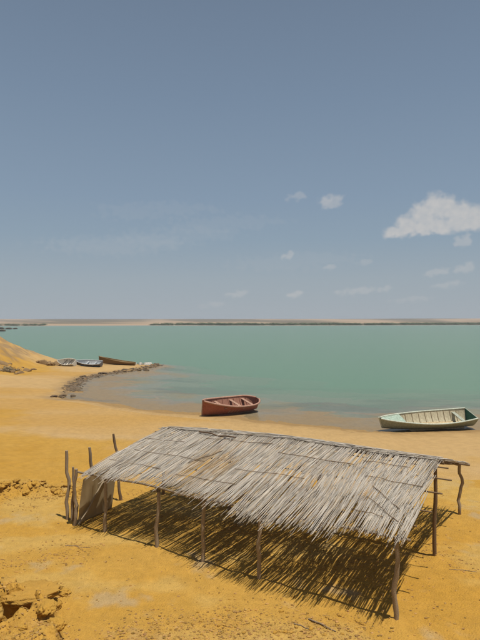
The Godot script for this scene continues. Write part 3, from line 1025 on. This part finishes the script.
# ------------------------------------------------------------------ build
func _ready() -> void:
	rng.seed = 4711
	n_soft = noise(0.05, 3, 11)
	n_mid = noise(0.45, 4, 12)
	n_fine = noise(2.6, 3, 13)
	n_rough = noise(0.9, 4, 14)
	n_patch = noise(0.11, 4, 15)
	n_cell = noise(1.9, 1, 16, FastNoiseLite.TYPE_CELLULAR)
	n_cell.cellular_return_type = FastNoiseLite.RETURN_DISTANCE
	n_cell.fractal_type = FastNoiseLite.FRACTAL_NONE
	for p in [[320, -80], [320, 22], [120, 28], [60, 32.5], [30, 36.5], [20, 37.6], [15, 37.0], [10.9, 36.8], [7.5, 38.2], [4.7, 39.4], [0, 41.2], [-3.4, 42.8], [-7, 44.4], [-10.2, 46.6], [-14, 50.0], [-17.2, 51.6], [-18.6, 53.0], [-18.9, 57], [-20.4, 62], [-21.4, 68], [-20.8, 74], [-18.0, 79.0], [-16.2, 83.5], [-14.6, 89.4], [-15.2, 91.2], [-18, 92.4], [-23, 93.5], [-30, 95], [-38, 98], [-46, 106], [-70, 118], [-120, 122], [-320, 112], [-320, -80], [320, -80]]:
		shore.append(Vector2(p[0], p[1]))

	# camera
	var cam := Camera3D.new()
	cam.name = "camera"
	cam.fov = rad_to_deg(2.0 * atan(320.0 / 500.0))
	cam.far = 9000.0
	cam.position = Vector3(0, EYE, 0)
	add_child(cam)
	cam.current = true
	# sky, air and exposure
	var env := Environment.new()
	env.background_mode = Environment.BG_SKY
	var sky := Sky.new()
	sky.sky_material = build_sky()
	env.sky = sky
	env.tonemap_mode = Environment.TONE_MAPPER_LINEAR
	env.tonemap_exposure = 1.0
	env.fog_enabled = true
	env.fog_density = 0.00022
	env.fog_light_color = Color(0.80, 0.84, 0.90)
	env.sdfgi_enabled = true
	env.ssao_enabled = true
	env.ssil_enabled = true
	var we := WorldEnvironment.new()
	we.name = "environment"
	we.environment = env
	add_child(we)
	# sun: high, a little behind the viewer and to the right
	var sun := DirectionalLight3D.new()
	sun.name = "sun"
	sun.light_energy = 1.6
	sun.light_color = Color(1.0, 0.965, 0.90)
	sun.light_angular_distance = 0.55
	sun.shadow_enabled = true
	add_child(sun)
	sun.look_at_from_position(Vector3(0, 50, 0), Vector3(0, 50, 0) + Vector3(-0.20, -1.0, -0.16), Vector3.BACK)

	# materials
	var sand_tex := ImageTexture.create_from_image(grain_image(1024, 0.05, 5, 21, Color(0.84, 0.82, 0.79), Color(1.0, 1.0, 1.0)))
	var sand_bump := ImageTexture.create_from_image(grain_image(1024, 0.022, 6, 22, Color.BLACK, Color.WHITE))
	var sand := surface(sand_tex, 0.55, 0.95, sand_bump, 3.0)
	var wood_tex := ImageTexture.create_from_image(grain_image(512, 0.03, 5, 23, Color(0.55, 0.53, 0.50), Color(1, 1, 1)))
	var wood := surface(wood_tex, 2.6, 0.9, wood_tex, 0.6)
	var straw := surface(ImageTexture.create_from_image(grain_image(512, 0.05, 4, 26, Color(0.80, 0.79, 0.77), Color(1, 1, 1))), 3.1, 0.85)
	straw.metallic_specular = 0.3
	straw.backlight_enabled = true
	straw.backlight = Color(0.45, 0.40, 0.34)
	var cloth := surface(ImageTexture.create_from_image(grain_image(512, 0.12, 4, 24, Color(0.75, 0.74, 0.72), Color(1, 1, 1))), 1.2, 0.95)
	var paint := surface(ImageTexture.create_from_image(grain_image(512, 0.018, 6, 25, Color(0.72, 0.71, 0.69), Color(1.0, 1.0, 1.0))), 0.5, 0.7, wood_tex, 0.4, false)
	var stone := surface(wood_tex, 1.4, 0.95, sand_bump, 2.0)
	var earth := surface(sand_tex, 1.4, 0.95, sand_bump, 2.0)
	var leafy := StandardMaterial3D.new()
	leafy.vertex_color_use_as_albedo = true
	leafy.roughness = 0.8
	leafy.backlight_enabled = true
	leafy.backlight = Color(0.25, 0.25, 0.18)

	build_ground(sand)
	build_far_shore(sand, leafy)

	# lagoon: a rippled surface over layers of suspended silt, so that colour deepens with the depth of water
	var ripple := noise(0.018, 5, 31).get_seamless_image(1024, 1024)
	ripple.convert(Image.FORMAT_RGBA8)
	ripple.bump_map_to_normal_map(2.2)
	var top := StandardMaterial3D.new()
	top.transparency = BaseMaterial3D.TRANSPARENCY_ALPHA
	top.albedo_color = Color(lin(0.14, 0.23, 0.14).linear_to_srgb(), 0.08)
	top.roughness = 0.18
	top.metallic_specular = 0.33
	top.normal_enabled = true
	top.normal_texture = ImageTexture.create_from_image(ripple)
	top.normal_scale = 0.5
	top.uv1_triplanar = true
	top.uv1_world_triplanar = true
	top.uv1_scale = Vector3(0.16, 0.16, 0.16)
	var water := thing("water", Vector3.ZERO)
	tag(water, "calm turquoise lagoon, silty brown along the beach", "", "", "structure")
	var depths := [0.0, -0.13, -0.28, -0.50, -0.82, -1.3]
	for k in depths.size():
		var m := PlaneMesh.new()
		m.size = Vector2(7000, 4000)
		if k == 0:
			m.material = top
		else:
			var silt := StandardMaterial3D.new()
			silt.transparency = BaseMaterial3D.TRANSPARENCY_ALPHA
			silt.albedo_color = Color(lin(0.196, 0.350, 0.243).linear_to_srgb(), [0, 0.14, 0.20, 0.26, 0.34, 0.60][k])
			silt.roughness = 1.0
			silt.specular_mode = BaseMaterial3D.SPECULAR_DISABLED
			m.material = silt
		var o := put("surface" if k == 0 else "suspended_silt", m, water)
		o.position = Vector3(0, depths[k], -2020.0)

	build_hut(wood, straw, cloth)
	build_boats(paint)
	build_small_boats(paint)

	# rocks of the spit and along its dark edge
	var rocks := []
	for k in 8:
		rocks.append(rock_shape(100 + k, 2, stone, [lin(0.24, 0.175, 0.115), lin(0.40, 0.27, 0.14), lin(0.19, 0.145, 0.105)][k % 3]))
	var line := [Vector2(-17.4, 51.9), Vector2(-18.8, 53.2), Vector2(-19.1, 57.0), Vector2(-20.6, 62.0), Vector2(-21.5, 68.0), Vector2(-20.9, 74.0), Vector2(-18.2, 79.0), Vector2(-16.5, 83.5), Vector2(-14.9, 89.2), Vector2(-15.4, 91.0), Vector2(-18.0, 92.2), Vector2(-23.0, 93.2)]
	for k in 220:
		var q := rng.randf() * (line.size() - 1)
		var i := int(q)
		var p: Vector2 = line[i].lerp(line[i + 1], q - i) + Vector2(rng.randfn(), rng.randfn()) * (0.5 if i < 4 else 0.8)
		if i < 4 and rng.randf() < 0.7:
			continue
		var o := put("rock", rocks[rng.randi() % 8])
		var size := (0.22 + 0.7 * pow(rng.randf(), 3.0)) * (1.0 if i > 4 else 0.75)
		o.position = V(p.x, maxf(ground_y(p.x, p.y), -0.25) + size * 0.10, p.y)
		o.basis = Basis(Vector3.UP, rng.randf() * TAU) * Basis.from_scale(Vector3(size * 1.4, size * 0.7, size))
		var where: String = "on the beach end of the spit" if i < 4 else "along the spit below the beached boats" if i < 7 else "at the tip of the spit by the dinghies"
		var look: String = "broad brown rock" if size > 0.5 else "small flat brown rock"
		tag(o, look + " " + where, "rock", look + "s " + where)
	# loose shingle between them
	var shingle := MultiMesh.new()
	shingle.transform_format = MultiMesh.TRANSFORM_3D
	shingle.use_colors = true
	shingle.mesh = rock_shape(310, 1, stone, lin(0.27, 0.205, 0.145))
	shingle.instance_count = 2600
	for k in 2600:
		var q := 2.0 + rng.randf() * (line.size() - 3)
		var i := int(q)
		var p: Vector2 = line[i].lerp(line[i + 1], q - i) + Vector2(rng.randfn(), rng.randfn()) * 0.45
		var size := 0.10 + 0.28 * pow(rng.randf(), 3.0)
		shingle.set_instance_transform(k, Transform3D(Basis(Vector3.UP, rng.randf() * TAU).scaled(Vector3(size * 1.5, size * 0.7, size)), V(p.x, ground_y(p.x, p.y) + size * 0.05, p.y)))
		var tone := rng.randf_range(0.6, 1.4)
		shingle.set_instance_color(k, Color(tone, tone, tone))
	var si := MultiMeshInstance3D.new()
	si.name = "shingle"
	si.multimesh = shingle
	add_child(si)
	tag(si, "loose brown shingle spread over the low spit", "shingle", "", "stuff")
	for k in 9:
		var p := Vector2(rng.randf_range(-35.0, -31.2), rng.randf_range(85.5, 87.5))
		var o := put("rock", rocks[(k % 2) * 3 + 1])
		var size := rng.randf_range(0.9, 1.6)
		o.position = V(p.x, ground_y(p.x, p.y) + size * 0.12, p.y)
		o.basis = Basis(Vector3.UP, rng.randf() * TAU) * Basis.from_scale(Vector3(size * 1.2, size, size))
		tag(o, "large brown rock between the sandy hillock and the white boat", "rock", "large rocks beside the white boat")
	for q in [[-211.0, 455.0, 5.0], [-208.0, 462.0, 3.5], [-226.0, 470.0, 6.0], [-176.0, 368.0, 5.0]]:
		var o := put("islet", rocks[2])
		o.position = V(q[0], 0.2, q[1])
		o.basis = Basis.from_scale(Vector3(q[2] * 1.5, q[2] * 0.6, q[2]))
		tag(o, "dark rock islet standing out in the lagoon beyond the hillock", "islet", "rock islets")
	for k in 14:
		var x := rng.randf_range(-36.5, -31.8)
		var z := rng.randf_range(70.0, 78.0)
		var o := put("rock", rocks[[1, 4, 7][k % 3]])
		var size := rng.randf_range(0.5, 1.3)
		o.position = V(x, ground_y(x, z) + size * 0.02, z)
		o.basis = Basis(Vector3.UP, rng.randf() * TAU) * Basis.from_scale(Vector3(size * 1.3, size * 0.8, size))
		tag(o, "half buried brown rock on the slope of the sandy hillock", "rock", "rocks on the hillock")
	# dry scrub on the hillock
	var dry := [bush_shape(41, leafy, lin(0.34, 0.26, 0.16), 34), bush_shape(42, leafy, lin(0.28, 0.22, 0.13), 40)]
	for k in 12:
		var x := rng.randf_range(-36.5, -32.8)
		var z := rng.randf_range(69.0, 74.5)
		var o := put("dry_bush", dry[k % 2])
		var size := rng.randf_range(0.5, 1.7)
		o.position = V(x, ground_y(x, z) - 0.03, z)
		o.basis = Basis(Vector3.UP, rng.randf() * TAU) * Basis.from_scale(Vector3(size * 1.4, size * 0.7, size * 1.3))
		tag(o, "dry grey-brown bush on the sandy hillock", "bush", "dry bushes on the hillock")

	# clods of earth: along the foot of the bank and on the heap beside the shelter
	var clods := []
	for k in 8:
		clods.append(rock_shape(200 + k, 3, earth, [lin(0.50, 0.295, 0.060), lin(0.47, 0.28, 0.064), lin(0.51, 0.31, 0.078)][k % 3], true))
	var lay := func(x: float, z: float, size: float, label: String, group: String) -> void:
		var o := put("clod", clods[rng.randi() % 8])
		o.position = V(x, ground_y(x, z) + size * 0.05, z)
		o.basis = Basis(Vector3.UP, rng.randf() * TAU) * Basis(Vector3.RIGHT, rng.randf_range(-0.3, 0.3)) * Basis.from_scale(Vector3(size * rng.randf_range(0.9, 1.5), size * rng.randf_range(0.7, 1.1), size))
		var look: String = "lumpy " if group.begins_with("masses") else "fist-sized " if size < 0.12 else "head-sized " if size < 0.24 else "bulky "
		tag(o, look + label, "clod", look + group)
	for k in 150:
		var x := rng.randf_range(-12.5, -6.6)
		lay.call(x, 22.2 + 0.12 * (x + 10.0) + rng.randfn() * 0.38, 0.10 + 0.30 * pow(rng.randf(), 2.0), "crumbly clod on the dug heap beside the shelter's corner poles", "clods on the dug heap")
	for k in 85:
		var x := rng.randf_range(-2.6, 3.2)
		var z := 12.0 + absf(rng.randfn()) * 0.75 + 0.06 * absf(x)
		lay.call(x, z, 0.03 + 0.10 * pow(rng.randf(), 2.0), "ochre clod on the sand before the shelter's open front", "clods before the shelter")
	for k in 50:
		var x := rng.randf_range(-6.6, -3.3)
		var z := bank_foot(x) - 2.6 + rng.randf() * 3.0
		lay.call(x, z, 0.05 + 0.22 * pow(rng.randf(), 2.0), "broken clod on the crumbling earth bank", "clods on the crumbling bank")
	for q in [[-4.95, 13.35, 0.42], [-4.75, 12.35, 0.48], [-6.25, 13.35, 0.55], [-4.35, 11.85, 0.40], [-5.0, 14.05, 0.36], [-5.9, 11.9, 0.5]]:
		lay.call(q[0], q[1], q[2], "mass of cracked earth on the crumbling bank", "masses of earth on the bank")
	var slab := put("clod", clods[4])
	slab.position = V(-5.60, ground_y(-5.60, 13.45) + 0.02, 13.22)
	slab.basis = Basis(Vector3.UP, 0.25) * Basis(Vector3.RIGHT, 0.10) * Basis.from_scale(Vector3(1.55, 0.55, 1.05))
	tag(slab, "broad slab of cracked earth overhanging the hollow in the bank", "clod")
	# finer crumbs that nobody could count
	var crumb := rock_shape(300, 1, earth, lin(0.48, 0.30, 0.095))
	var mm := MultiMesh.new()
	mm.transform_format = MultiMesh.TRANSFORM_3D
	mm.mesh = crumb
	var spots := []
	var tints := []
	while spots.size() < 26000:
		var x := rng.randf_range(-13.0, 9.0)
		var z := 10.8 + pow(rng.randf(), 1.5) * 13.0
		if rng.randf() > pow(rubble(x, z), 1.2) + 0.03 and not (z > 21.2 and z < 23.2 and x < -6.5):
			continue
		var size := 0.010 + 0.06 * pow(rng.randf(), 3.2)
		spots.append(Transform3D(Basis(Vector3.UP, rng.randf() * TAU).scaled(Vector3(size * rng.randf_range(1.0, 1.8), size * rng.randf_range(0.6, 1.1), size)), V(x, ground_y(x, z) + size * 0.1, z)))
		var k := rng.randf_range(0.55, 1.25)
		tints.append(Color(k, k * rng.randf_range(0.9, 1.05), k * rng.randf_range(0.8, 1.3)))
	mm.use_colors = true
	mm.instance_count = spots.size()
	for k in spots.size():
		mm.set_instance_transform(k, spots[k])
		mm.set_instance_color(k, tints[k])
	var mi := MultiMeshInstance3D.new()
	mi.name = "gravel"
	mi.multimesh = mm
	add_child(mi)
	tag(mi, "fine earth crumbs and gravel strewn over the sand", "gravel", "", "stuff")
	# a few sticks lying on the sand
	for q in [[1.75, 12.75, 2.35, 12.25, 0.018], [1.35, 12.55, 1.75, 12.35, 0.012], [-5.9, 16.9, -5.0, 16.7, 0.012], [6.4, 15.3, 7.2, 15.2, 0.010]]:
		var a := V(q[0], ground_y(q[0], q[1]) + q[4] * 0.8, q[1])
		var b := V(q[2], ground_y(q[2], q[3]) + q[4] * 0.8, q[3])
		var o := thing("stick", a)
		pole("shaft", o, a, b, q[4], q[4] * 0.6, 0.04, lin(0.33, 0.27, 0.21), wood, 6, 7)
		tag(o, "bleached stick lying on the sand in front of the shelter", "stick", "sticks on the sand")
